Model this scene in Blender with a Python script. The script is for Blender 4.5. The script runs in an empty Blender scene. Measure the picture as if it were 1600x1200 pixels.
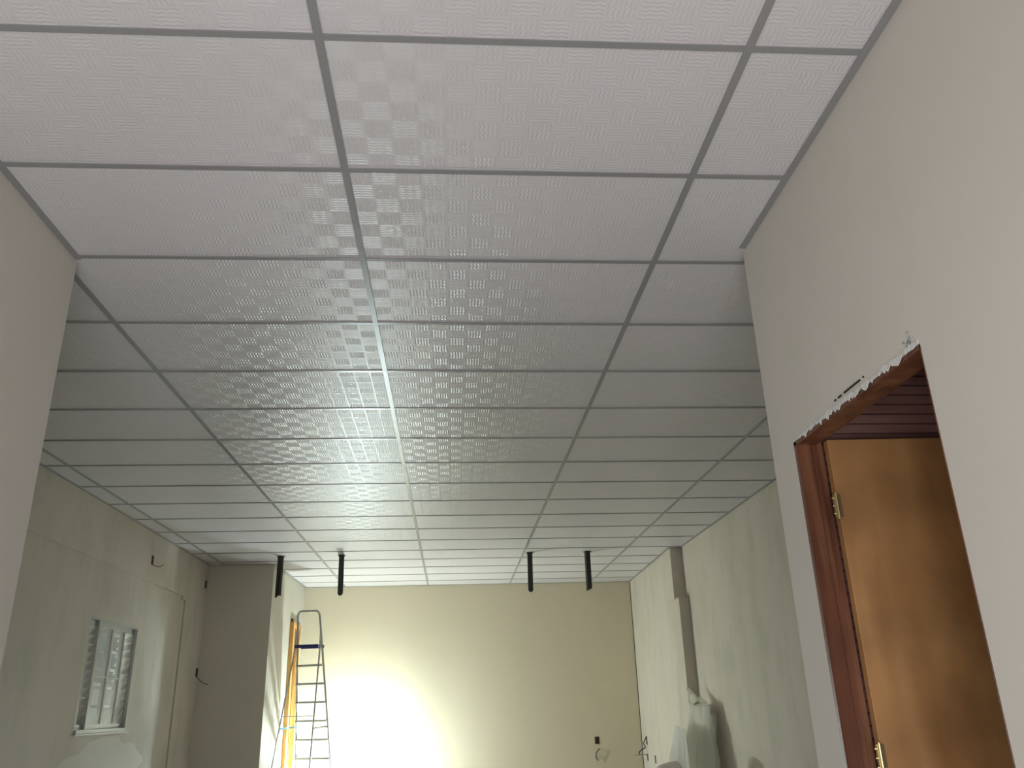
import bpy, bmesh, math, random
from mathutils import Vector, Matrix
random.seed(7)
S = bpy.context.scene
COL = S.collection
PI = math.pi
EYE = 1.30                       # height of the lens above the floor
CEIL = EYE + 1.787

# ------------------------------------------------------------------ camera
f_px, pitch, yaw, roll = 1295.1, 0.3731, -0.0768, 0.0292
cam_d = bpy.data.cameras.new('camera'); cam = bpy.data.objects.new('camera', cam_d); COL.objects.link(cam)
cam_d.sensor_width = 36; cam_d.lens = 36 * f_px / 1600; cam_d.clip_start = 0.02; cam_d.clip_end = 100
R = Matrix.Rotation(yaw, 3, 'Z') @ Matrix.Rotation(pitch, 3, 'X') @ Matrix.Rotation(roll, 3, 'Y')
right, fwd, up = R.col[0], R.col[1], R.col[2]
M4 = Matrix((( right[0], up[0], -fwd[0], 0.3789), (right[1], up[1], -fwd[1], -1.8586), (right[2], up[2], -fwd[2], EYE), (0, 0, 0, 1)))
cam.matrix_world = M4
S.camera = cam

# ------------------------------------------------------------------ world, lights, exposure
S.view_settings.view_transform = 'Standard'; S.view_settings.look = 'None'
S.view_settings.exposure = 1.30; S.view_settings.gamma = 1.0; S.view_settings.use_curve_mapping = False
w = bpy.data.worlds.new('world'); S.world = w; w.use_nodes = True
w.node_tree.nodes['Background'].inputs[0].default_value = (0.62, 0.70, 0.64, 1)
w.node_tree.nodes['Background'].inputs[1].default_value = 0.085

def light(name, kind, loc, energy, color, target=None, **kw):
    d = bpy.data.lights.new(name, kind); d.energy = energy; d.color = color
    for k, v in kw.items(): setattr(d, k, v)
    o = bpy.data.objects.new(name, d); COL.objects.link(o); o.location = loc
    if target is not None:
        o.rotation_euler = (Vector(target) - Vector(loc)).to_track_quat('-Z', 'Y').to_euler()
    return o
LAMP = (-1.02, 10.35, 0.47)
# area light added low behind the camera, for light from an unseen source
light('rear_fill', 'AREA', (0.2, -2.62, 0.66), 35, (0.93, 0.965, 1.04), (0.2, 0, 0.76), shape='RECTANGLE', size=2.3, size_y=1.1)
# the work lamp on the floor behind the ladder: bare glow plus its reflector beam on the back wall
light('work_lamp_glow', 'POINT', LAMP, 98, (0.80, 1.0, 1.05), shadow_soft_size=0.05)
light('work_lamp_beam', 'SPOT', LAMP, 20, (0.82, 0.98, 1.05), (-1.0, 11.1, 0.85), shadow_soft_size=0.04, spot_size=1.65, spot_blend=0.35)
# unseen light added outside the window to brighten the yard wall
light('yard_fill', 'AREA', (-3.7, 7.2, 2.6), 95, (0.95, 1.0, 0.95), (-4.3, 7.6, 0.6), shape='SQUARE', size=0.4)

# ------------------------------------------------------------------ helpers
def link(name, bm, mat, parent=None, smooth=False, bevel=0, solid=0, sub=0):
    me = bpy.data.meshes.new(name); bm.normal_update(); bm.to_mesh(me); bm.free()
    o = bpy.data.objects.new(name, me); COL.objects.link(o)
    for m in (mat if isinstance(mat, (list, tuple)) else [mat]): me.materials.append(m)
    if smooth:
        for p in me.polygons: p.use_smooth = True
    if solid:
        s = o.modifiers.new('solid', 'SOLIDIFY'); s.thickness = solid; s.offset = 0
    if sub:
        s = o.modifiers.new('sub', 'SUBSURF'); s.levels = sub; s.render_levels = sub
    if bevel:
        b = o.modifiers.new('bevel', 'BEVEL'); b.width = bevel; b.segments = 2; b.limit_method = 'ANGLE'
    if parent: o.parent = parent
    return o
def tag(o, label, cat, group=None):
    o['label'] = label; o['category'] = cat
    if group: o['group'] = group
    return o
def struct(name, bm, mat, parent=None, **k):
    o = link(name, bm, mat, parent, **k)
    if parent is None: o['kind'] = 'structure'
    return o
def thing(name, label, cat, loc=(0, 0, 0), rz=0, group=None):
    o = bpy.data.objects.new(name, None); COL.objects.link(o); o.location = loc; o.rotation_euler = (0, 0, rz)
    o.empty_display_size = 0.1
    return tag(o, label, cat, group)
def box(bm, x0, x1, y0, y1, z0, z1, mi=0):
    vs = [bm.verts.new((x, y, z)) for z in (z0, z1) for x, y in ((x0, y0), (x1, y0), (x1, y1), (x0, y1))]
    for q in ((3, 2, 1, 0), (4, 5, 6, 7), (0, 1, 5, 4), (1, 2, 6, 5), (2, 3, 7, 6), (3, 0, 4, 7)):
        bm.faces.new([vs[i] for i in q]).material_index = mi
def obox(*a):
    bm = bmesh.new(); box(bm, *a); return bm
def prism(bm, poly, z0, z1):
    """poly: list of (x, y) counter-clockwise, extruded from z0 to z1"""
    a = [bm.verts.new((x, y, z0)) for x, y in poly]; b = [bm.verts.new((x, y, z1)) for x, y in poly]
    n = len(poly)
    bm.faces.new(a[::-1]); bm.faces.new(b)
    for i in range(n): bm.faces.new((a[i], a[(i + 1) % n], b[(i + 1) % n], b[i]))
def tube(bm, pts, r, n=10, closed=False):
    """a round tube along a polyline"""
    pts = [Vector(p) for p in pts]; rings = []
    ref = None
    for i, p in enumerate(pts):
        t = (pts[min(i + 1, len(pts) - 1)] - pts[max(i - 1, 0)]).normalized()
        if ref is None:
            ref = t.cross(Vector((0.31, 0.2, 0.93)))
            if ref.length < 0.1: ref = t.cross(Vector((1, 0, 0)))
        u = (ref - t * ref.dot(t)).normalized(); v = t.cross(u); ref = u
        rr = r[i] if isinstance(r, (list, tuple)) else r
        rings.append([bm.verts.new(p + (u * math.cos(2 * PI * k / n) + v * math.sin(2 * PI * k / n)) * rr) for k in range(n)])
    for a, b in zip(rings, rings[1:]):
        for k in range(n): bm.faces.new((a[k], a[(k + 1) % n], b[(k + 1) % n], b[k]))
    bm.faces.new(rings[0][::-1]); bm.faces.new(rings[-1])
def beam(bm, a, b, wv, tv):
    """a rectangular bar from a to b with half-size vectors wv, tv"""
    a, b, wv, tv = Vector(a), Vector(b), Vector(wv), Vector(tv)
    A = [bm.verts.new(a + wv * s + tv * t) for s, t in ((-1, -1), (1, -1), (1, 1), (-1, 1))]
    B = [bm.verts.new(b + wv * s + tv * t) for s, t in ((-1, -1), (1, -1), (1, 1), (-1, 1))]
    bm.faces.new(A[::-1]); bm.faces.new(B)
    for i in range(4): bm.faces.new((A[i], A[(i + 1) % 4], B[(i + 1) % 4], B[i]))
    bmesh.ops.recalc_face_normals(bm, faces=bm.faces[:])

# ------------------------------------------------------------------ materials
def mat(name, color, rough=0.6, metal=0.0, **kw):
    m = bpy.data.materials.new(name); m.use_nodes = True
    b = m.node_tree.nodes['Principled BSDF']
    b.inputs['Base Color'].default_value = (*color, 1); b.inputs['Roughness'].default_value = rough
    b.inputs['Metallic'].default_value = metal
    for k, v in kw.items(): b.inputs[k].default_value = v
    return m
def nd(m, t, **kw):
    n = m.node_tree.nodes.new(t)
    for k, v in kw.items(): setattr(n, k, v)
    return n
def lk(m, a, b): m.node_tree.links.new(a, b)
def mth(m, op, a, b=None, c=None):
    n = nd(m, 'ShaderNodeMath', operation=op)
    for i, v in enumerate((a, b, c)):
        if v is None: continue
        if isinstance(v, (int, float)): n.inputs[i].default_value = v
        else: lk(m, v, n.inputs[i])
    return n.outputs[0]
def plaster(name, c1, c2, c3, bump=0.25, rough=0.75, streak=(3.0, 3.0, 0.5), fine=55):
    """painted plaster: large vertical blotches, trowel marks, fine grain"""
    m = mat(name, c1, rough); bs = m.node_tree.nodes['Principled BSDF']
    tc = nd(m, 'ShaderNodeTexCoord'); mp = nd(m, 'ShaderNodeMapping'); mp.inputs['Scale'].default_value = streak
    lk(m, tc.outputs['Object'], mp.inputs[0])
    n1 = nd(m, 'ShaderNodeTexNoise'); n1.inputs['Scale'].default_value = 1.1; n1.inputs['Detail'].default_value = 5; n1.inputs['Roughness'].default_value = 0.55
    lk(m, mp.outputs[0], n1.inputs['Vector'])
    r1 = nd(m, 'ShaderNodeValToRGB'); r1.color_ramp.elements[0].position = 0.36; r1.color_ramp.elements[1].position = 0.64
    r1.color_ramp.elements[0].color = (*c1, 1); r1.color_ramp.elements[1].color = (*c2, 1)
    lk(m, n1.outputs[0], r1.inputs[0])
    n2 = nd(m, 'ShaderNodeTexNoise'); n2.inputs['Scale'].default_value = 2.3; n2.inputs['Detail'].default_value = 8; n2.inputs['Roughness'].default_value = 0.65
    lk(m, mp.outputs[0], n2.inputs['Vector'])
    r2 = nd(m, 'ShaderNodeMapRange'); r2.inputs[1].default_value = 0.48; r2.inputs[2].default_value = 0.75
    lk(m, n2.outputs[0], r2.inputs[0])
    mx = nd(m, 'ShaderNodeMix', data_type='RGBA'); lk(m, r2.outputs[0], mx.inputs[0])
    lk(m, r1.outputs[0], mx.inputs[6]); mx.inputs[7].default_value = (*c3, 1)
    lk(m, mx.outputs[2], bs.inputs['Base Color'])
    n3 = nd(m, 'ShaderNodeTexNoise'); n3.inputs['Scale'].default_value = fine; n3.inputs['Detail'].default_value = 4
    lk(m, tc.outputs['Object'], n3.inputs['Vector'])
    n4 = nd(m, 'ShaderNodeTexNoise'); n4.inputs['Scale'].default_value = 5; n4.inputs['Detail'].default_value = 6
    lk(m, mp.outputs[0], n4.inputs['Vector'])
    s = mth(m, 'MULTIPLY_ADD', n4.outputs[0], 2.0, n3.outputs[0])
    bp = nd(m, 'ShaderNodeBump'); bp.inputs['Strength'].default_value = bump; bp.inputs['Distance'].default_value = 0.004
    lk(m, s, bp.inputs['Height']); lk(m, bp.outputs[0], bs.inputs['Normal'])
    return m
def wood(name, c1, c2, c3, rough=0.45, grain=(9, 9, 1.1), bump=0.08):
    m = mat(name, c1, rough); bs = m.node_tree.nodes['Principled BSDF']
    tc = nd(m, 'ShaderNodeTexCoord'); mp = nd(m, 'ShaderNodeMapping'); mp.inputs['Scale'].default_value = grain
    lk(m, tc.outputs['Object'], mp.inputs[0])
    n1 = nd(m, 'ShaderNodeTexNoise'); n1.inputs['Scale'].default_value = 1.0; n1.inputs['Detail'].default_value = 6; n1.inputs['Distortion'].default_value = 0.6
    lk(m, mp.outputs[0], n1.inputs['Vector'])
    r = nd(m, 'ShaderNodeValToRGB'); e = r.color_ramp.elements
    e[0].position = 0.3; e[0].color = (*c2, 1); e[1].position = 0.68; e[1].color = (*c3, 1)
    x = e.new(0.5); x.color = (*c1, 1)
    lk(m, n1.outputs[0], r.inputs[0])
    n2 = nd(m, 'ShaderNodeTexNoise'); n2.inputs['Scale'].default_value = 3.2; n2.inputs['Detail'].default_value = 3
    lk(m, tc.outputs['Object'], n2.inputs['Vector'])
    mr = nd(m, 'ShaderNodeMapRange'); mr.inputs[1].default_value = 0.35; mr.inputs[2].default_value = 0.7; mr.inputs[3].default_value = 0.72; mr.inputs[4].default_value = 1.12
    lk(m, n2.outputs[0], mr.inputs[0])
    mx = nd(m, 'ShaderNodeVectorMath', operation='SCALE'); lk(m, r.outputs[0], mx.inputs[0]); lk(m, mr.outputs[0], mx.inputs[3])
    lk(m, mx.outputs[0], bs.inputs['Base Color'])
    bp = nd(m, 'ShaderNodeBump'); bp.inputs['Strength'].default_value = bump; bp.inputs['Distance'].default_value = 0.002
    lk(m, n1.outputs[0], bp.inputs['Height']); lk(m, bp.outputs[0], bs.inputs['Normal'])
    return m

BEIGE1, BEIGE2, BEIGE3 = (0.60, 0.575, 0.475), (0.64, 0.62, 0.53), (0.56, 0.545, 0.44)
M_near = plaster('near_wall_paint', (0.60, 0.56, 0.49), (0.615, 0.575, 0.51), (0.595, 0.56, 0.48), bump=0.10, fine=60, streak=(1.2, 1.2, 0.9))
M_back = plaster('back_wall_paint', (0.61, 0.54, 0.385), (0.63, 0.555, 0.40), (0.60, 0.535, 0.375), bump=0.10, fine=60, streak=(1.0, 1.0, 0.8))
M_side = plaster('side_wall_paint', (0.535, 0.485, 0.39), (0.57, 0.515, 0.43), (0.44, 0.42, 0.325), bump=0.22, streak=(1.8, 1.6, 0.7))
M_chase = plaster('chase_paint', (0.53, 0.485, 0.385), (0.55, 0.505, 0.41), (0.52, 0.48, 0.375), bump=0.03, streak=(1.0, 1.0, 0.8))
M_conc = plaster('floor_concrete', (0.48, 0.43, 0.41), (0.54, 0.48, 0.46), (0.40, 0.36, 0.34), bump=0.5, rough=0.85, streak=(1, 1, 1))
M_white = mat('fresh_white_paint', (0.68, 0.67, 0.62), 0.8)
M_crack = mat('dark_gap', (0.02, 0.018, 0.015), 0.9)
M_rail = mat('grid_enamel', (0.255, 0.25, 0.24), 0.28)
M_galv = mat('dark_painted_steel', (0.025, 0.025, 0.02), 0.45, 0.3)
M_alu = mat('aluminium', (0.42, 0.41, 0.38), 0.45, 0.35)
M_alu2 = mat('window_aluminium', (0.42, 0.42, 0.39), 0.45, 0.2)
M_slat = mat('louvre_enamel', (0.62, 0.62, 0.57), 0.45)
M_blue = mat('blue_paint_step', (0.012, 0.012, 0.13), 0.5)
M_lblue = mat('light_blue_arm', (0.12, 0.32, 0.50), 0.5)
M_brass = mat('brass', (0.55, 0.42, 0.20), 0.35, 0.85)
M_brown = wood('jamb_stain', (0.150, 0.052, 0.024), (0.095, 0.028, 0.014), (0.22, 0.092, 0.045), 0.42, (14, 14, 1.4))
M_door = wood('door_leaf_stain', (0.47, 0.235, 0.085), (0.38, 0.175, 0.058), (0.56, 0.30, 0.12), 0.5, (5, 5, 1.0))
M_slats = wood('plank_stain', (0.25, 0.12, 0.095), (0.21, 0.095, 0.075), (0.31, 0.15, 0.12), 0.6, (1.5, 20, 9))
M_pine = wood('raw_pine', (0.72, 0.38, 0.10), (0.48, 0.22, 0.05), (0.85, 0.55, 0.22), 0.6, (10, 10, 1.2))
M_yellow = mat('yellow_conduit', (0.36, 0.25, 0.06), 0.6)
M_orange = mat('orange_conduit', (0.33, 0.075, 0.025), 0.6)
M_black = mat('black_wire', (0.015, 0.015, 0.015), 0.5)
M_wire_w = mat('pale_wire', (0.6, 0.62, 0.6), 0.5)
M_glass = mat('window_glass', (0.75, 0.82, 0.80), 0.08)
M_glass.node_tree.nodes['Principled BSDF'].inputs['Transmission Weight'].default_value = 0.0
def glassy(m, alpha):
    m.node_tree.nodes['Principled BSDF'].inputs['Alpha'].default_value = alpha
glassy(M_glass, 0.16)
M_film = mat('clear_plastic_film', (0.84, 0.83, 0.77), 0.22)
M_film.node_tree.nodes['Principled BSDF'].inputs['Alpha'].default_value = 0.62
M_wrap = mat('white_plastic_sheet', (0.93, 0.92, 0.88), 0.22)
def see_through(m, c, f):
    t = nd(m, 'ShaderNodeBsdfTranslucent'); t.inputs[0].default_value = (*c, 1)
    x = nd(m, 'ShaderNodeMixShader'); x.inputs[0].default_value = f
    out = m.node_tree.nodes['Material Output']
    lk(m, m.node_tree.nodes['Principled BSDF'].outputs[0], x.inputs[1]); lk(m, t.outputs[0], x.inputs[2]); lk(m, x.outputs[0], out.inputs[0])
M_core = mat('packed_foam', (0.90, 0.88, 0.80), 0.6)
see_through(M_wrap, (0.95, 0.95, 0.90), 0.5); see_through(M_film, (0.95, 0.94, 0.88), 0.5); see_through(M_core, (0.9, 0.9, 0.84), 0.5)
M_sack = mat('pale_sack', (0.80, 0.73, 0.67), 0.6)
see_through(M_sack, (0.8, 0.72, 0.66), 0.3)

# embossed ceiling tile: a weave of square cells, wavy ribs turned across each other
def tile_material():
    m = mat('embossed_ceiling_tile', (0.60, 0.585, 0.575), 0.36); bs = m.node_tree.nodes['Principled BSDF']
    tc = nd(m, 'ShaderNodeTexCoord'); sp = nd(m, 'ShaderNodeSeparateXYZ'); lk(m, tc.outputs['Object'], sp.inputs[0])
    c = 1.25 / 14
    X = mth(m, 'DIVIDE', sp.outputs[0], c); Y = mth(m, 'DIVIDE', sp.outputs[1], c)
    fx, fy = mth(m, 'FRACT', X), mth(m, 'FRACT', Y)
    ch = mth(m, 'FLOORED_MODULO', mth(m, 'ADD', mth(m, 'FLOOR', X), mth(m, 'FLOOR', Y)), 2.0)
    wob = mth(m, 'MULTIPLY', mth(m, 'SINE', mth(m, 'MULTIPLY', X, 2 * PI * 3)), 0.9)
    a = mth(m, 'SINE', mth(m, 'ADD', mth(m, 'MULTIPLY', Y, 2 * PI * 6), wob))
    wob2 = mth(m, 'MULTIPLY', mth(m, 'SINE', mth(m, 'MULTIPLY', Y, 2 * PI * 3)), 0.9)
    b = mth(m, 'MULTIPLY', mth(m, 'SINE', mth(m, 'ADD', mth(m, 'MULTIPLY', X, 2 * PI * 6), wob2)), 1.35)
    mx = nd(m, 'ShaderNodeMix', data_type='FLOAT'); lk(m, ch, mx.inputs[0]); lk(m, a, mx.inputs[2]); lk(m, b, mx.inputs[3])
    ex = mth(m, 'MINIMUM', fx, mth(m, 'SUBTRACT', 1.0, fx)); ey = mth(m, 'MINIMUM', fy, mth(m, 'SUBTRACT', 1.0, fy))
    edge = mth(m, 'LESS_THAN', mth(m, 'MINIMUM', ex, ey), 0.045)
    h = nd(m, 'ShaderNodeMix', data_type='FLOAT'); lk(m, edge, h.inputs[0]); lk(m, mx.outputs[0], h.inputs[2]); h.inputs[3].default_value = 1.3
    bp = nd(m, 'ShaderNodeBump'); bp.inputs['Strength'].default_value = 0.7; bp.inputs['Distance'].default_value = 0.0006
    lk(m, h.outputs[0], bp.inputs['Height'])
    lk(m, bp.outputs[0], bs.inputs['Normal'])
    ns = nd(m, 'ShaderNodeTexNoise'); ns.inputs['Scale'].default_value = 1.3; lk(m, tc.outputs['Object'], ns.inputs['Vector'])
    rp = nd(m, 'ShaderNodeValToRGB'); rp.color_ramp.elements[0].position = 0.35; rp.color_ramp.elements[1].position = 0.65
    rp.color_ramp.elements[0].color = (0.590, 0.566, 0.548, 1); rp.color_ramp.elements[1].color = (0.618, 0.586, 0.580, 1)
    lk(m, ns.outputs[0], rp.inputs[0]); lk(m, rp.outputs[0], bs.inputs['Base Color'])
    return m
M_tile = tile_material()

# ------------------------------------------------------------------ the room shell
XR, YR = 1.615, 1.155            # near right wall face and its end
XL, YL = -1.185, 1.29            # near left wall face and its end
FR, FL, YB = 3.175, -2.69, 11.10 # far room: right face, left face, back face
YN = -2.7                        # entrance end of the near part
D0, D1, DT = 0.072, 0.949, EYE + 0.871   # door opening in the near right wall

struct('floor', obox(-3.2, 4.6, YN - 1, 11.5, -0.12, 0), M_conc)
struct('ceiling', obox(-3.0, 3.5, YN, 11.3, CEIL + 0.004, CEIL + 0.012), M_tile)
bm = bmesh.new()
box(bm, XR, XR + 0.10, YN, D0, 0, CEIL + 0.3); box(bm, XR, XR + 0.10, D1, YR, 0, CEIL + 0.3); box(bm, XR, XR + 0.10, D0, D1, DT, CEIL + 0.3)
wall_nr = struct('wall_near_right', bm, M_near)
struct('wall_near_left', obox(XL - 0.15, XL, YN, YL, 0, CEIL + 0.3), M_near)
struct('wall_entrance', obox(XR + 0.10, 4.2, YR - 0.15, YR, 0, CEIL + 0.3), M_near)
struct('wall_left_return', obox(FL - 0.15, XL - 0.15, YL - 0.15, YL, 0, CEIL + 0.3), M_near)
bm = bmesh.new()                 # unseen end wall behind the camera, low opening shaped for the added light
box(bm, XL - 0.15, -1.0, YN - 0.15, YN, 0, CEIL + 0.3); box(bm, 1.4, XR + 0.10, YN - 0.15, YN, 0, CEIL + 0.3); box(bm, -1.0, 1.4, YN - 0.05, YN, 1.38, CEIL + 0.3)
struct('wall_behind', bm, M_near)
struct('wall_back', obox(-2.9, 3.4, YB, YB + 0.15, 0, CEIL + 0.3), M_back)
# right wall of the far part: plain, then a thicker stretch from the pillar on
bm = bmesh.new()
box(bm, FR, FR + 0.15, YR - 0.15, YB, 0, CEIL + 0.3)
struct('wall_right', bm, M_side)
bm = bmesh.new()
prism(bm, [(3.056, 8.09), (FR + 0.01, 8.09), (FR + 0.01, YB), (3.121, YB), (3.066, 8.8)], 0, EYE + 1.18)
struct('wall_right_pillar', bm, M_side)
bm = bmesh.new()
prism(bm, [(3.037, 8.215), (FR + 0.01, 8.215), (FR + 0.01, YB), (3.1205, YB), (3.0655, 8.8)], EYE + 1.175, CEIL + 0.1)
struct('wall_right_beam', bm, M_side)
struct('trim_1', obox(3.112, 3.121, YB - 0.006, YB + 0.001, 0.2, CEIL - 0.02), M_crack)   # open seam in the far right corner
# left block
bm = bmesh.new()
prism(bm, [(FL - 0.02, 8.97), (-1.885, 8.97), (-1.845, YB), (FL - 0.02, YB)], 0, CEIL + 0.3)
blk = struct('wall_left_chase', bm, [M_chase])
# left wall with the window hole and the slightly proud beam and column above and beside the infill
W0, W1, WB, WT = 5.68, 6.84, EYE - 0.10, EYE + 0.842
def left_wall():
    bm = bmesh.new(); x0, x1 = FL - 0.17, FL - 0.016
    box(bm, x0, x1, YL - 0.15, W0, 0, EYE + 1.30); box(bm, x0, x1, W1, 8.16, 0, EYE + 1.30)
    box(bm, x0, x1, W0, W1, 0, WB); box(bm, x0, x1, W0, W1, WT, EYE + 1.30)
    box(bm, x0, FL, YL - 0.15, 8.97, EYE + 1.30, CEIL + 0.3); box(bm, x0, FL, 8.17, 8.97, 0, EYE + 1.30)
    box(bm, x0, FL + 0.002, 8.05, 8.2, EYE + 1.262, EYE + 1.31)
    return bm
struct('wall_left', left_wall(), M_side)

# paler patch with a ragged outline on the wall under the window
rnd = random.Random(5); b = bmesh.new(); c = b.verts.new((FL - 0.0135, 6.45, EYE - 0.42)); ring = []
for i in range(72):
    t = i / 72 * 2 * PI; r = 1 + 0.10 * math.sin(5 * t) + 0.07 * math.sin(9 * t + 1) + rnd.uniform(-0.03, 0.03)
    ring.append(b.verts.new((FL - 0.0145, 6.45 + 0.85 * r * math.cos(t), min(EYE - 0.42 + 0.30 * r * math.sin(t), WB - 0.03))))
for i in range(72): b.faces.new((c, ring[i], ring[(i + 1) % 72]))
link('pale_patch', b, mat('pale_wall_tone', (0.63, 0.61, 0.53), 0.8), bpy.data.objects['wall_left'])

# ------------------------------------------------------------------ suspended grid: rails are trims
k = 2
def rail(bm):
    global k
    struct('trim_%d' % k, bm, M_rail); k += 1
def trail(x0, x1, y0, y1): return obox(x0, x1, y0, y1, CEIL - 0.0012, CEIL + 0.0045)
for i, (y0, y1) in {-2: (YL, 8.97), -1: (YN, YB), 0: (YN, YB), 1: (YN, YB), 2: (YR, YB)}.items():
    x = i * 1.25
    if i == -1: y0 = YL
    b = bmesh.new(); box(b, x - 0.0125, x + 0.0125, y0, y1, CEIL - 0.0015, CEIL + 0.0045); rail(b)
for j in range(-5, 18):
    y = j * 0.625
    a, c = (XL, XR) if y < 1.0 else ((XL, FR) if j == 2 else (FL, FR))
    if y > 8.97: a = -1.88
    if y > 8.3: c = 3.06 + 0.022 * (y - 8.24)
    b = bmesh.new()
    edges = [a] + [i * 1.25 for i in range(-2, 3) if a < i * 1.25 < c] + [c]
    for p, q in zip(edges, edges[1:]):   # cross tees run between the main rails, their ends a hair off one another
        d = random.uniform(-0.0012, 0.0012)
        box(b, p + (0.0125 if p != a else 0), q - (0.0125 if q != c else 0), y + d - 0.0115, y + d + 0.0115, CEIL - 0.0008, CEIL + 0.0045)
    rail(b)
def angle(x0, x1, y0, y1, vx=None, vy=None):
    """wall angle: flat flange plus a short upright against the wall"""
    b = bmesh.new(); box(b, x0, x1, y0, y1, CEIL - 0.0015, CEIL + 0.0042)
    rail(b)
angle(XR - 0.025, XR, YN, YR - 0.03); angle(XL, XL + 0.025, YN, YL - 0.02)
angle(FL, FL + 0.022, YL, 8.97); angle(FL, -1.885, 8.948, 8.97)
angle(FR - 0.022, FR, YR, 8.215); angle(3.037, FR, 8.205, 8.2149)
b = bmesh.new(); prism(b, [(3.015, 8.215), (3.0369, 8.215), (3.1209, YB), (3.099, YB)], CEIL - 0.0015, CEIL + 0.0042); rail(b)
b = bmesh.new(); prism(b, [(-1.8849, 8.97), (-1.863, 8.97), (-1.823, YB), (-1.8449, YB)], CEIL - 0.0015, CEIL + 0.0042); rail(b)
angle(-1.845, 3.121, YB - 0.012, YB)

# ------------------------------------------------------------------ near door: frame, leaf, room behind
XF = XR - 0.001
b = obox(XF, XF + 0.050, D1 - 0.020, D1, 0, DT); box(b, XF + 0.050, XF + 0.056, D1 - 0.014, D1, 0, DT)
box(b, XF + 0.056, XF + 0.072, D1 - 0.019, D1, 0, DT); box(b, XF + 0.072, XF + 0.100, D1 - 0.008, D1, 0, DT)
door = struct('door_1', b, M_brown)
door['label'] = 'stained wooden door frame in the near right wall with its leaf swung open away from the camera'
link('door_jamb', obox(XF, XF + 0.10, D0, D0 + 0.004, 0, DT), M_brown, door)
b = obox(XF, XF + 0.072, D0, D1, DT - 0.014, DT); box(b, XF + 0.072, XF + 0.10, D0, D1, DT - 0.002, DT)
link('door_head', b, M_brown, door)
# the leaf, hinged on the far jamb and open about ninety degrees into the next room
LX, LY, LZ = XF + 0.104, D1 - 0.016, EYE + 0.866
a = math.radians(-2.5)
def leaf_pt(s, t, z): return (LX + s * math.cos(a) - t * math.sin(a), LY + s * math.sin(a) + t * math.cos(a), z)
def leaf_box(bm, s0, s1, t0, t1, z0, z1):
    vs = [bm.verts.new(leaf_pt(s, t, z)) for z in (z0, z1) for s, t in ((s0, t0), (s1, t0), (s1, t1), (s0, t1))]
    for q in ((3, 2, 1, 0), (4, 5, 6, 7), (0, 1, 5, 4), (1, 2, 6, 5), (2, 3, 7, 6), (3, 0, 4, 7)): bm.faces.new([vs[i] for i in q])
b = bmesh.new(); leaf_box(b, 0, 0.85, -0.035, 0, 0.01, LZ)
leaf = link('door_leaf', b, M_door, door, bevel=0.002)
leaf['label'] = 'lighter brown stained flush door leaf'
for zc in (EYE + 0.625, EYE - 0.175, 0.28):
    b = bmesh.new()
    tube(b, [(LX - 0.006, LY - 0.040, zc - 0.042), (LX - 0.006, LY - 0.040, zc + 0.042)], 0.0055, 10)
    for q in (-0.044, 0.044): tube(b, [(LX - 0.006, LY - 0.040, zc + q - 0.002), (LX - 0.006, LY - 0.040, zc + q + 0.002)], 0.0045, 8)
    box(b, LX - 0.018, LX - 0.008, LY - 0.037, LY - 0.0345, zc - 0.04, zc + 0.04)
    box(b, LX - 0.002, LX + 0.010, LY - 0.0385, LY - 0.0352, zc - 0.04, zc + 0.04)
    for q in (-0.027, 0, 0.027):
        tube(b, [(LX - 0.013, LY - 0.0385, zc + q), (LX - 0.021, LY - 0.036, zc + q)], 0.003, 8)
    h = link('door_hinge', b, M_brass, door); h['label'] = 'brass hinge'
# ragged white filler along the head of the frame, and the slot left open above it
b = bmesh.new()
n = 90; lo = []; hi = []
z1 = 0.03; z0 = 0.0
for i in range(n + 1):
    t = i / n; y = D1 - 0.03 - t * (D1 - D0 - 0.03)
    z0 = 0.0 + 0.004 * math.sin(i * 0.9) + (random.uniform(0.002, 0.012) if random.random() < 0.5 else -0.002)
    z1 = 0.002 + 0.007 * math.sin(i * 0.23 + 1) ** 2 + random.uniform(0, 0.008)
    if t < 0.1: z1 *= t * 10
    lo.append(b.verts.new((XF - 0.0035, y, DT - z0))); hi.append(b.verts.new((XF - 0.0008, y, DT + z1 + 0.004)))
for i in range(n): b.faces.new((lo[i], hi[i], hi[i + 1], lo[i + 1]))
link('filler_strip', b, M_white, wall_nr, solid=0.002)
b = bmesh.new()
for y0, y1 in ((0.585, 0.575), (0.558, 0.535), (0.515, 0.405), (0.385, 0.381)):
    box(b, XR - 0.004, XR + 0.001, y1, y0, DT + 0.026 + 0.01 * (0.6 - y0), DT + 0.031 + 0.01 * (0.6 - y0))
link('open_slot', b, M_crack, wall_nr)
b = bmesh.new()
for i in range(26):
    y = random.gauss(0.12, 0.012); z = DT + 0.012 + abs(random.gauss(0.012, 0.012)); r = random.uniform(0.002, 0.006)
    box(b, XR - 0.0012, XR + 0.001, y - r, y + r, z - r * 0.5, z + r * 0.5)
link('smudge', b, mat('mortar_smudge', (0.38, 0.39, 0.37), 0.9), wall_nr)
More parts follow.
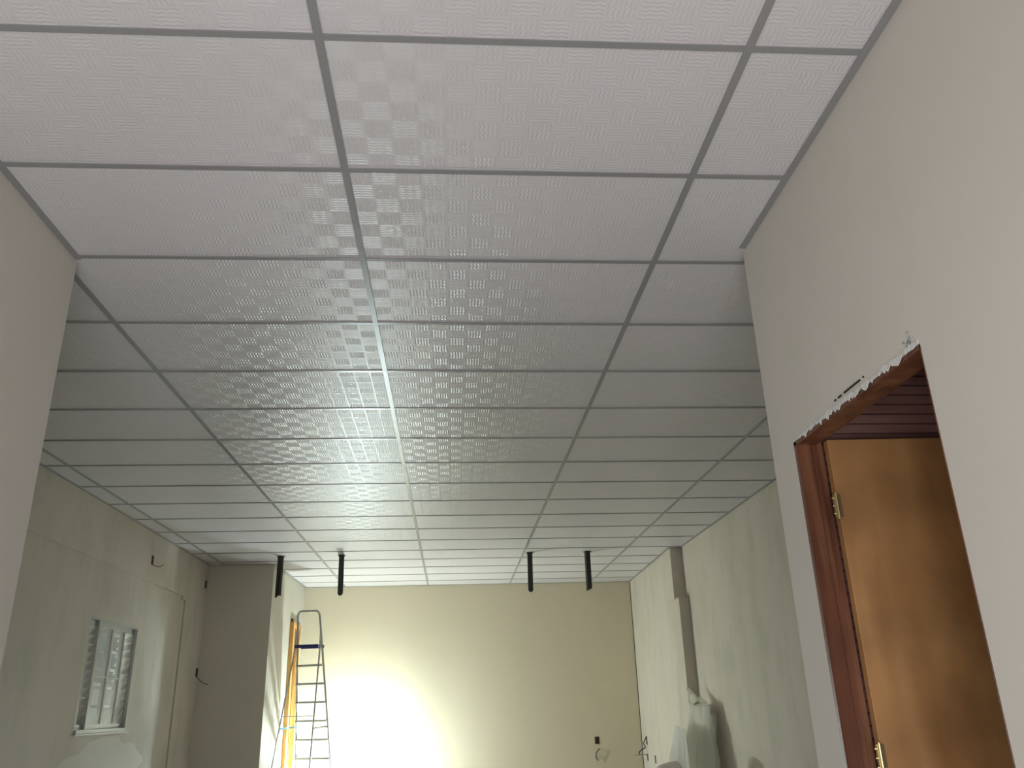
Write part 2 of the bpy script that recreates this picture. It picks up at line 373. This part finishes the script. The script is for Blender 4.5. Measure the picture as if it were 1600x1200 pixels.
# next room: plank cladding on its side wall, plain far walls, own ceiling
struct('wall_next_room', obox(4.2, 4.35, -3.5, YR, 0, CEIL + 0.3), M_near)
struct('wall_next_room_end', obox(XR + 0.10, 4.2, -3.5, -3.35, 0, CEIL + 0.3), M_near)
struct('trim_%d' % k, obox(XR + 0.10, 4.3, -3.5, YR, CEIL + 0.3, CEIL + 0.36), M_near); k += 1
b = bmesh.new(); z = 0.02
while z < EYE + 1.7:
    vs = [(1.72, 0.985, z + 0.006), (3.6, 0.985, z + 0.006), (3.6, 0.979, z + 0.034), (1.72, 0.979, z + 0.034)]
    box(b, 1.72, 3.6, 0.984, 1.0049, z + 0.005, z + 0.0375); box(b, 1.72, 3.6, 0.997, 1.0048, z - 0.001, z + 0.006); z += 0.0385
cl = thing('plank_panel', 'dark brown horizontal plank panel above and behind the open door leaf', 'panel')
link('boards', b, M_slats, cl, bevel=0.002)

# ------------------------------------------------------------------ far door frame in the side of the left block
def xs(y): return -1.885 + 0.04 * (y - 8.97) / 2.13
b = bmesh.new(); Z2 = EYE + 1.20
fx = xs(10.5)
door2 = struct('door_2', obox(fx - 0.01, fx + 0.045, 10.18, 10.25, 0, Z2), M_pine)
door2['label'] = 'raw yellow pine door frame standing behind the aluminium ladder'
link('door_jamb', obox(fx - 0.01, fx + 0.055, 10.66, 10.725, 0, Z2), M_pine, door2)
link('door_head', obox(fx - 0.01, fx + 0.050, 10.25, 10.66, Z2 - 0.06, Z2 - 0.005), M_pine, door2)
b = obox(fx - 0.01, fx + 0.018, 10.25, 10.66, 0, Z2 - 0.06); 
for yy in (10.33, 10.46, 10.57): box(b, fx + 0.0, fx + 0.03, yy, yy + 0.03, 0, Z2 - 0.06)
link('door_leaf', b, M_pine, door2)
b = bmesh.new()
for yy in (10.2, 10.68): box(b, fx + 0.0, fx + 0.03, yy, yy + 0.02, Z2 - 0.005, Z2 + 0.045)
link('frame_horn', b, M_brown, door2)

# ------------------------------------------------------------------ window in the left wall
win = thing('louvred_window', 'small grey metal window with fixed louvres either side of two glass sashes', 'window', (FL - 0.056, (W0 + W1) / 2, WB))
WX = FL - 0.056
def wl(bm_fn, name, m, parent=win, **kk):
    """build in world coordinates, then store relative to the window's base"""
    bm = bm_fn
    for v in bm.verts: v.co -= Vector((WX, (W0 + W1) / 2, WB))
    return link(name, bm, m, parent, **kk)
b = bmesh.new(); g = 0.022
box(b, WX - 0.045, WX + 0.040, W0, W0 + g, WB, WT); box(b, WX - 0.045, WX + 0.040, W1 - g, W1, WB, WT)
box(b, WX - 0.045, WX + 0.040, W0 + g, W1 - g, WT - g, WT); box(b, WX - 0.045, WX + 0.052, W0 + g, W1 - g, WB, WB + 0.03)
wl(b, 'window_frame', M_alu2)
ys = [W0 + g, 5.945, 6.25, 6.545, W1 - g]
def sash(name, y0, y1, x, s0, s1, m):
    dp = 0.036
    b = bmesh.new()
    box(b, x - 0.010, x + 0.010, y0, y0 + s0, WB + 0.031, WT - g - 0.001); box(b, x - dp, x + 0.010, y1 - s1, y1, WB + 0.031, WT - g - 0.001)
    box(b, x - 0.010, x + 0.010, y0 + s0, y1 - s1, WT - g - 0.05, WT - g - 0.001); box(b, x - 0.010, x + 0.010, y0 + s0, y1 - s1, WB + 0.031, WB + 0.072)
    return wl(b, name, m)
for y0, y1 in ((ys[0], ys[1]), (ys[3], ys[4])):
    s = sash('louvre_leaf', y0, y1, WX - 0.004, 0.012, 0.012, M_alu2)
    b = bmesh.new(); z0, z1 = WB + 0.075, WT - g - 0.055; nn = 11; st = (z1 - z0) / nn
    for i in range(nn):
        z = z0 + i * st
        for q in range(5):           # curved pressed slat, sloping down and outwards
            t0, t1 = q / 5, (q + 1) / 5
            def P(t): return (WX + 0.012 - 0.055 * t, z + st * 0.98 - (st * 1.05) * t + 0.010 * math.sin(PI * t))
            (xa, za), (xb, zb) = P(t0), P(t1)
            v = [b.verts.new(c) for c in ((xa, y0 + 0.013, za), (xa, y1 - 0.013, za), (xb, y1 - 0.013, zb), (xb, y0 + 0.013, zb))]
            b.faces.new(v)
    wl(b, 'louvre_slats', M_slat, s, solid=0.0012)
    s.children[0].location = (0, 0, 0)
for y0, y1, x in ((ys[1] - 0.03, ys[2], WX + 0.020), (ys[2], ys[3], WX + 0.020)):
    first = y0 < 6.0
    s = sash('glass_sash', y0, y1, x, 0.055 if first else 0.03, 0.016 if first else 0.016, M_alu2)
    b = obox(x - 0.006, x + 0.008, y0 + (0.055 if first else 0.03), y1 - 0.016, EYE + 0.352, EYE + 0.364)
    wl(b, 'glazing_bar', M_alu2, s)
    wl(obox(x - 0.002, x + 0.002, y0 + 0.02, y1 - 0.012, WB + 0.06, WT - g - 0.04), 'glass_pane', M_glass, s)
gr = thing('window_grille', 'metal security grille of thin bars outside the louvred window', 'grille')
b = bmesh.new()
for z in (-0.04, 0.12, 0.28, 0.44, 0.60, 0.76): box(b, FL - 0.168, FL - 0.148, W0, W1, EYE + z - 0.011, EYE + z + 0.011)
for y in (6.02, 6.46): box(b, FL - 0.148, FL - 0.136, y - 0.02, y + 0.02, WB, WT)
link('bars', b, mat('grille_grey', (0.26, 0.26, 0.25), 0.5), gr)
b = obox(FL - 0.17, FL + 0.012, W0 - 0.02, W1 + 0.02, WB - 0.012, WB); struct('trim_%d' % k, b, M_slat); k += 1
# whitewashed yard wall outside the window, ground under it
struct('wall_yard', obox(-5.3, -5.15, 2.0, 14.5, 0, EYE + 0.55), mat('yard_whitewash', (0.8, 0.82, 0.80), 0.8))
struct('trim_%d' % k, obox(-5.3, FL - 0.17, 2.0, 14.5, -0.12, 0), M_conc); k += 1

# ------------------------------------------------------------------ steel profiles through the ceiling
def profile(cx, cy, length, lean, label, cut=0.0, ry=0.0):
    t = thing('ceiling_post', label, 'steel profile', (cx, cy, CEIL - length), 0, 'steel posts dropping through the ceiling')
    bm = bmesh.new(); w, d, th = 0.030, 0.020, 0.003
    # open channel with a rounded lower tip, hanging from above the ceiling
    n = 8; L = length + 0.15
    outl = [(-w, L), (-w, cut if cut else 0.03)] + [(-w * math.cos(PI * i / n), 0.03 - 0.03 * math.sin(PI * i / n)) for i in range(1, n)] + [(w, 0.03), (w, L)] if not cut else [(-w, L), (-w, 0.0), (w, cut), (w, L)]
    f = [bm.verts.new((x + lean * z, -d, z)) for x, z in outl]; bk = [bm.verts.new((x + lean * z, -d + th, z)) for x, z in outl]
    bm.faces.new(f); bm.faces.new(bk[::-1])
    for i in range(len(f)): bm.faces.new((f[i], bk[i], bk[(i + 1) % len(f)], f[(i + 1) % len(f)]))
    bmesh.ops.recalc_face_normals(bm, faces=bm.faces[:])
    link('web', bm, M_galv, t)
    for s in (-1, 1):
        bm = bmesh.new(); zz = 0.03 if not cut else (0.001 if s < 0 else cut)
        beam(bm, (s * (w - th / 2) + lean * zz, 0.0008, zz), (s * (w - th / 2) + lean * L, 0.0008, L), (th / 2, 0, 0), (0, d - 0.0028, 0))
        link('flange', bm, M_galv, t)
    bm = bmesh.new(); zz = length
    beam(bm, (lean * zz - w - 0.012, -0.002, zz - 0.004), (lean * zz + w + 0.012, -0.002, zz - 0.004), (0, 0.03, 0), (0, 0, 0.0035))
    link('collar', bm, M_galv, t)
    t.rotation_euler = (0, 0, ry)
    return t
profile(-1.694, 8.39, 0.485, 0.004, 'black steel post hanging from the ceiling beside the left block, its tip cut askew', 0.02, -0.5)
profile(-0.963, 8.39, 0.480, -0.008, 'black steel post hanging from the ceiling above the ladder')
profile(1.322, 8.39, 0.480, 0.008, 'black steel post hanging from the ceiling, next to the rightmost one')
profile(2.040, 8.39, 0.475, 0.0, 'rightmost black steel post hanging from the ceiling, with a slanted lower end', 0.03, 0.45)

# ------------------------------------------------------------------ step ladder
LDX, LDY, ph, al, be = -1.507, 9.75, -0.301, 0.20, 0.186
zp = EYE + 0.834; st = 0.226
ax = Vector((math.cos(ph), math.sin(ph), 0)); bk = Vector((math.sin(ph), -math.cos(ph), 0))
lad = thing('step_ladder', 'tall aluminium step ladder with a blue top step standing before the bright wall', 'ladder', (LDX, LDY, 0))
O = Vector((LDX, LDY, 0))
def FP(s, z, off=0.0):
    d = zp - z; wd = 0.352 + 0.096 * d
    return ax * (s * wd / 2) + bk * (-al * d + off) + Vector((0, 0, z))
def RP(s, z):
    d = zp - z; wd = 0.352 + 0.1065 * d
    return ax * (s * wd / 2) + bk * (be * d + 0.06) + Vector((0, 0, z))
zt = EYE + 1.285
pts = [FP(-1, 0.02), FP(-1, zp), FP(-1, zt - 0.07)]
cL, cR = FP(-1, zt - 0.07), FP(1, zt - 0.07)
upv = (FP(0, zt) - FP(0, zt - 0.1)).normalized(); axn = ax
for i in range(1, 7):
    t = i / 6 * PI / 2; pts.append(cL + axn * 0.06 * (1 - math.cos(t)) + upv * 0.07 * math.sin(t))
for i in range(5, -1, -1):
    t = i / 6 * PI / 2; pts.append(cR - axn * 0.06 * (1 - math.cos(t)) + upv * 0.07 * math.sin(t))
pts += [FP(1, zp), FP(1, 0.02)]
b = bmesh.new(); tube(b, pts, 0.0135, 12)
link('front_frame', b, M_alu, lad, smooth=True)
for s in (-1, 1):
    b = bmesh.new(); top = RP(s, zp) + Vector((0, 0, 0.0))
    tube(b, [FP(s, zp + 0.21, 0.018) + axn * s * 0.006, RP(s, zp - 0.04), RP(s, 0.02)], 0.0105, 10)
    link('rear_leg', b, M_alu, lad, smooth=True)
for i in range(1, 10):
    z = zp - i * st
    if z < 0.08: break
    b = bmesh.new(); p, q = FP(-1, z), FP(1, z)
    beam(b, p, q, bk * 0.04, Vector((0, 0, 0.004)))
    beam(b, p + bk * 0.04 - Vector((0, 0, 0.008)), q + bk * 0.04 - Vector((0, 0, 0.008)), bk * 0.002, Vector((0, 0, 0.012)))
    beam(b, p - bk * 0.04 - Vector((0, 0, 0.008)), q - bk * 0.04 - Vector((0, 0, 0.008)), bk * 0.002, Vector((0, 0, 0.012)))
    link('step', b, M_alu, lad)
b = bmesh.new(); p, q = FP(-1, zp, 0.02) + ax * 0.015, FP(1, zp, 0.02) - ax * 0.005
beam(b, p, q, bk * 0.09, Vector((0, 0, 0.006))); beam(b, p + bk * 0.09, q + bk * 0.09, bk * 0.003, Vector((0, 0, 0.02))); beam(b, p - bk * 0.09, q - bk * 0.09, bk * 0.003, Vector((0, 0, 0.02)))
o = link('top_step', b, M_blue, lad); o['label'] = 'dark blue top step'
for z in (EYE - 0.014,):
    b = bmesh.new(); tube(b, [RP(-1, z), RP(0, z - 0.006), RP(1, z)], 0.006, 8); link('cross_brace', b, M_alu, lad, smooth=True)
for s in (-1, 1):
    z = EYE - 0.16
    b = bmesh.new(); beam(b, RP(s, z) , FP(s, z + 0.012), Vector((0, 0, 0.011)), ax * 0.002)
    o = link('locking_arm', b, M_lblue if s < 0 else M_alu, lad)
    if s < 0: o['label'] = 'light blue locking arm'
for s in (-1, 1):
    for P in (FP, RP):
        b = bmesh.new(); p = P(s, 0.0); tube(b, [p, P(s, 0.05)], 0.018, 10); link('rubber_foot', b, M_black, lad, smooth=True)

# ------------------------------------------------------------------ electrical boxes and wires
def ebox(name, label, cat, wall, a, z, wd, ht, m, group=None, lip=0.004):
    """a conduit box sunk in the wall: four thin sides and a dark back, just proud of the plaster"""
    # wall 'L' (faces +x at FL), 'B' (faces -y at YB), 'R' (faces -x)
    t = thing(name, label, cat, (0, 0, 0), 0, group)
    def tr(u, d, zz):
        if wall == 'L': return (FL_here + d, a + u, z + zz)
        if wall == 'B': return (a + u, YB - d, z + zz)
        return (xr_at(a) - d, a + u, z + zz)
    FL_here = WALLX
    def bx(bm, u0, u1, d0, d1, z0, z1):
        c = [tr(u, d, zz) for zz in (z0, z1) for u, d in ((u0, d0), (u1, d0), (u1, d1), (u0, d1))]
        vs = [bm.verts.new(p) for p in c]
        for q in ((3, 2, 1, 0), (4, 5, 6, 7), (0, 1, 5, 4), (1, 2, 6, 5), (2, 3, 7, 6), (3, 0, 4, 7)): bm.faces.new([vs[i] for i in q])
        bmesh.ops.recalc_face_normals(bm, faces=bm.faces[:])
    bm = bmesh.new(); h, q = wd / 2, ht / 2
    bx(bm, -h, -h + 0.007, 0, lip, -q, q); bx(bm, h - 0.007, h, 0, lip, -q, q); bx(bm, -h + 0.007, h - 0.007, 0, lip, q - 0.007, q); bx(bm, -h + 0.007, h - 0.007, 0, lip, -q, -q + 0.007)
    link('box_rim', bm, m, t)
    bm = bmesh.new(); bx(bm, -h + 0.007, h - 0.007, 0, 0.0012, -q + 0.007, q - 0.007); link('box_opening', bm, M_crack, t)
    return t
def xr_at(y): return 3.055 + (3.121 - 3.055) * (y - 8.24) / (YB - 8.24)
def wire(name, label, pts, r, m, cat='wire'):
    b = bmesh.new()
    # smooth the run with Catmull-Rom
    P = [Vector(p) for p in pts]; out = []
    for i in range(len(P) - 1):
        p0, p1, p2, p3 = P[max(i - 1, 0)], P[i], P[i + 1], P[min(i + 2, len(P) - 1)]
        for s in range(6):
            t = s / 6; out.append(0.5 * ((2 * p1) + (-p0 + p2) * t + (2 * p0 - 5 * p1 + 4 * p2 - p3) * t * t + (-p0 + 3 * p1 - 3 * p2 + p3) * t ** 3))
    out.append(P[-1]); tube(b, out, r, 8)
    return tag(link(name, b, m, None, smooth=True), label, cat)
WALLX = FL
ebox('wiring_box', 'small open orange-rimmed wiring box high on the left wall above the window', 'wiring box', 'L', 6.925, EYE + 1.515, 0.06, 0.095, M_orange)
wire('loose_cable', 'orange cable curling out of the box above the window', [(FL + 0.004, 6.93, EYE + 1.475), (FL + 0.03, 6.97, EYE + 1.46), (FL + 0.06, 7.00, EYE + 1.46), (FL + 0.08, 7.03, EYE + 1.485)], 0.0045, M_orange, 'cable')
ebox('wiring_box', 'narrow dark wiring box high on the left wall beside the grey block', 'wiring box', 'L', 8.89, EYE + 1.54, 0.06, 0.09, M_black)
ebox('wiring_box', 'narrow dark wiring box low on the left wall beside the grey block', 'wiring box', 'L', 8.89, EYE + 0.505, 0.07, 0.10, M_black)
wire('loose_wire', 'thin black wire drooping from the low box beside the grey block', [(FL + 0.004, 8.88, EYE + 0.46), (FL + 0.05, 8.86, EYE + 0.42), (FL + 0.10, 8.84, EYE + 0.385), (FL + 0.17, 8.83, EYE + 0.36)], 0.004, M_black)
ebox('wiring_box', 'open wiring box with yellow rim on the back wall near its right corner', 'wiring box', 'B', 2.462, EYE - 0.462, 0.075, 0.105, M_yellow)
b = bmesh.new()
wire('loose_wire', 'short dark and white wires poking from the back wall below the yellow box', [(2.490, YB - 0.002, EYE - 0.575), (2.455, YB - 0.03, EYE - 0.60), (2.425, YB - 0.04, EYE - 0.65), (2.44, YB - 0.03, EYE - 0.70), (2.46, YB - 0.02, EYE - 0.725)], 0.006, M_black)
wire('loose_wire', 'pale wire end under the dark wires on the back wall', [(2.405, YB - 0.002, EYE - 0.66), (2.395, YB - 0.03, EYE - 0.70), (2.40, YB - 0.035, EYE - 0.76)], 0.005, M_wire_w)
ebox('wiring_box', 'upper black wiring box on the right wall near the far corner', 'wiring box', 'R', 10.74, EYE - 0.47, 0.07, 0.11, M_black)
ebox('wiring_box', 'lower black wiring box on the right wall near the far corner', 'wiring box', 'R', 10.76, EYE - 0.69, 0.06, 0.09, M_black)
ebox('wiring_box', 'small black wiring box on the right wall nearest the plastic bundle', 'wiring box', 'R', 10.22, EYE - 0.69, 0.06, 0.10, M_black)
x = xr_at(10.74)
wire('loose_cable', 'black cable looping out of the upper box on the right wall', [(x - 0.002, 10.74, EYE - 0.42), (x - 0.05, 10.73, EYE - 0.50), (x - 0.03, 10.74, EYE - 0.56), (x - 0.08, 10.72, EYE - 0.585), (x - 0.13, 10.71, EYE - 0.62), (x - 0.12, 10.71, EYE - 0.65)], 0.007, M_black, 'cable')
wire('cable_tube', 'thin grey tube jutting from the right wall by the far corner', [(x - 0.002, 10.75, EYE - 0.655), (x - 0.20, 10.72, EYE - 0.655)], 0.006, M_alu, 'tube')

# ------------------------------------------------------------------ plastic-wrapped bundle and sheets by the right wall
def cloth(name, mt, corners, nu, nv, amp, freq, ph0=0.0, par=None, crumple=0.01, solid=0.003, tw=0.6, wig=1.0, crisp=False):
    """a hanging sheet between four corners (TL, TR, BL, BR) with fanned pleats that deepen downwards"""
    tl, tr_, bl, br = [Vector(c) for c in corners]
    nrm = ((tr_ - tl).cross(bl - tl)).normalized(); bm = bmesh.new(); rows = []
    for j in range(nv + 1):
        v = j / nv; row = []
        for i in range(nu + 1):
            u = i / nu
            p = (tl.lerp(tr_, u)).lerp(bl.lerp(br, u), v)
            d = amp * (0.35 + 0.65 * v) * (math.sin(u * freq * 2 * PI + ph0 + tw * v) + 0.4 * math.sin(u * freq * 4.7 + v * 5 + ph0))
            if crisp: d = amp * (0.4 + 0.6 * v) * (math.asin(math.sin(u * freq * 2 * PI + ph0)) + 0.35 * math.asin(math.sin(u * freq * 5.1 + v)))
            d += crumple * math.sin(9 * v + 3 * u + ph0) * math.cos(7 * u - 2 * v)
            row.append(bm.verts.new(p + nrm * d + Vector((0, 0, wig * 0.012 * math.sin(u * 11 + ph0) * (1 - v) - wig * 0.015 * math.sin(u * 9 + ph0) * v))))
        rows.append(row)
    for a_, b_ in zip(rows, rows[1:]):
        for i in range(nu): bm.faces.new((a_[i], b_[i], b_[i + 1], a_[i + 1]))
    return link(name, bm, mt, par, smooth=not crisp, solid=solid)
bun = thing('wrapped_bundle', 'tall bundle wrapped in translucent plastic leaning against the right wall', 'bundle', (2.98, 7.42, 0))
rel = lambda c: tuple(Vector(c) - Vector((2.98, 7.42, 0)))
b = bmesh.new()
bot = [rel(c) for c in ((2.83, 7.74, 0.0), (3.03, 7.30, 0.0), (3.12, 7.38, 0.0), (2.96, 7.82, 0.0))]
tp = [rel(c) for c in ((2.985, 7.76, EYE - 0.05), (3.085, 7.34, EYE - 0.05), (3.135, 7.40, EYE - 0.03), (3.07, 7.80, EYE - 0.03))]
rings = []
for j in range(13):
    t = j / 12
    ring = []
    for i in range(4):
        for q in range(5):
            p = Vector(bot[i]).lerp(Vector(bot[(i + 1) % 4]), q / 5).lerp(Vector(tp[i]).lerp(Vector(tp[(i + 1) % 4]), q / 5), t)
            p += Vector((0.012 * math.sin(j * 1.7 + q * 2.1 + i), 0.014 * math.cos(j * 1.1 + q * 1.9 + i * 2), 0)) * (1 if j else 0.3)
            ring.append(b.verts.new(p))
    rings.append(ring)
for r0, r1 in zip(rings, rings[1:]):
    for i in range(20): b.faces.new((r0[i], r0[(i + 1) % 20], r1[(i + 1) % 20], r1[i]))
b.faces.new(rings[0][::-1]); b.faces.new(rings[-1])
link('packed_core', b, M_core, bun, smooth=True)
cloth('plastic_wrap', M_film, [rel(c) for c in ((2.955, 7.75, EYE + 0.0), (3.06, 7.28, EYE - 0.015), (2.77, 7.72, 0.3), (3.00, 7.20, 0.3))], 50, 36, 0.014, 3.2, 0.4, bun, crumple=0.018)
cloth('wrap_tail', M_film, [rel(c) for c in ((2.995, 7.90, EYE + 0.165), (3.03, 7.90, EYE + 0.155), (2.985, 7.75, EYE - 0.005), (3.085, 7.45, EYE - 0.01))], 10, 14, 0.006, 1.2, 1.0, bun)
sh = cloth('plastic_sheet', M_wrap, ((2.85, 8.0, EYE - 0.22), (2.80, 7.4, EYE - 0.25), (2.765, 8.0, EYE - 0.54), (2.755, 7.22, EYE - 0.92)), 96, 24, 0.022, 5.5, 2.0, crumple=0.003, solid=0.002, wig=0.3, crisp=True)
tag(sh, 'pleated white plastic sheet hanging in front of the wrapped bundle', 'plastic sheet')
def sack(cx, cy, cz, rx, ry, rz, seed, label):
    rnd = random.Random(seed); bm = bmesh.new()
    bmesh.ops.create_icosphere(bm, subdivisions=4, radius=1)
    a1, a2, a3 = (rnd.uniform(0, 6) for _ in range(3))
    for v in bm.verts:
        x, y, z = v.co
        k_ = 1 + 0.06 * math.sin(5 * x + a1) + 0.05 * math.sin(7 * y + 4 * z + a2) + 0.03 * math.sin(13 * x - 9 * z + a3)
        sx = math.copysign(abs(x) ** 0.7, x); sy = math.copysign(abs(y) ** 0.7, y)
        v.co = Vector((cx + rx * sx * k_, cy + ry * sy * k_, max(cz + rz * math.copysign(abs(z) ** 0.8, z) * k_, 0.0)))
    return tag(link('sack', bm, M_sack, None, smooth=True), label, 'sack')
sack(2.52, 7.02, 0.35, 0.24, 0.2, 0.38, 3, 'pale bulging sack below the pleated white sheet')
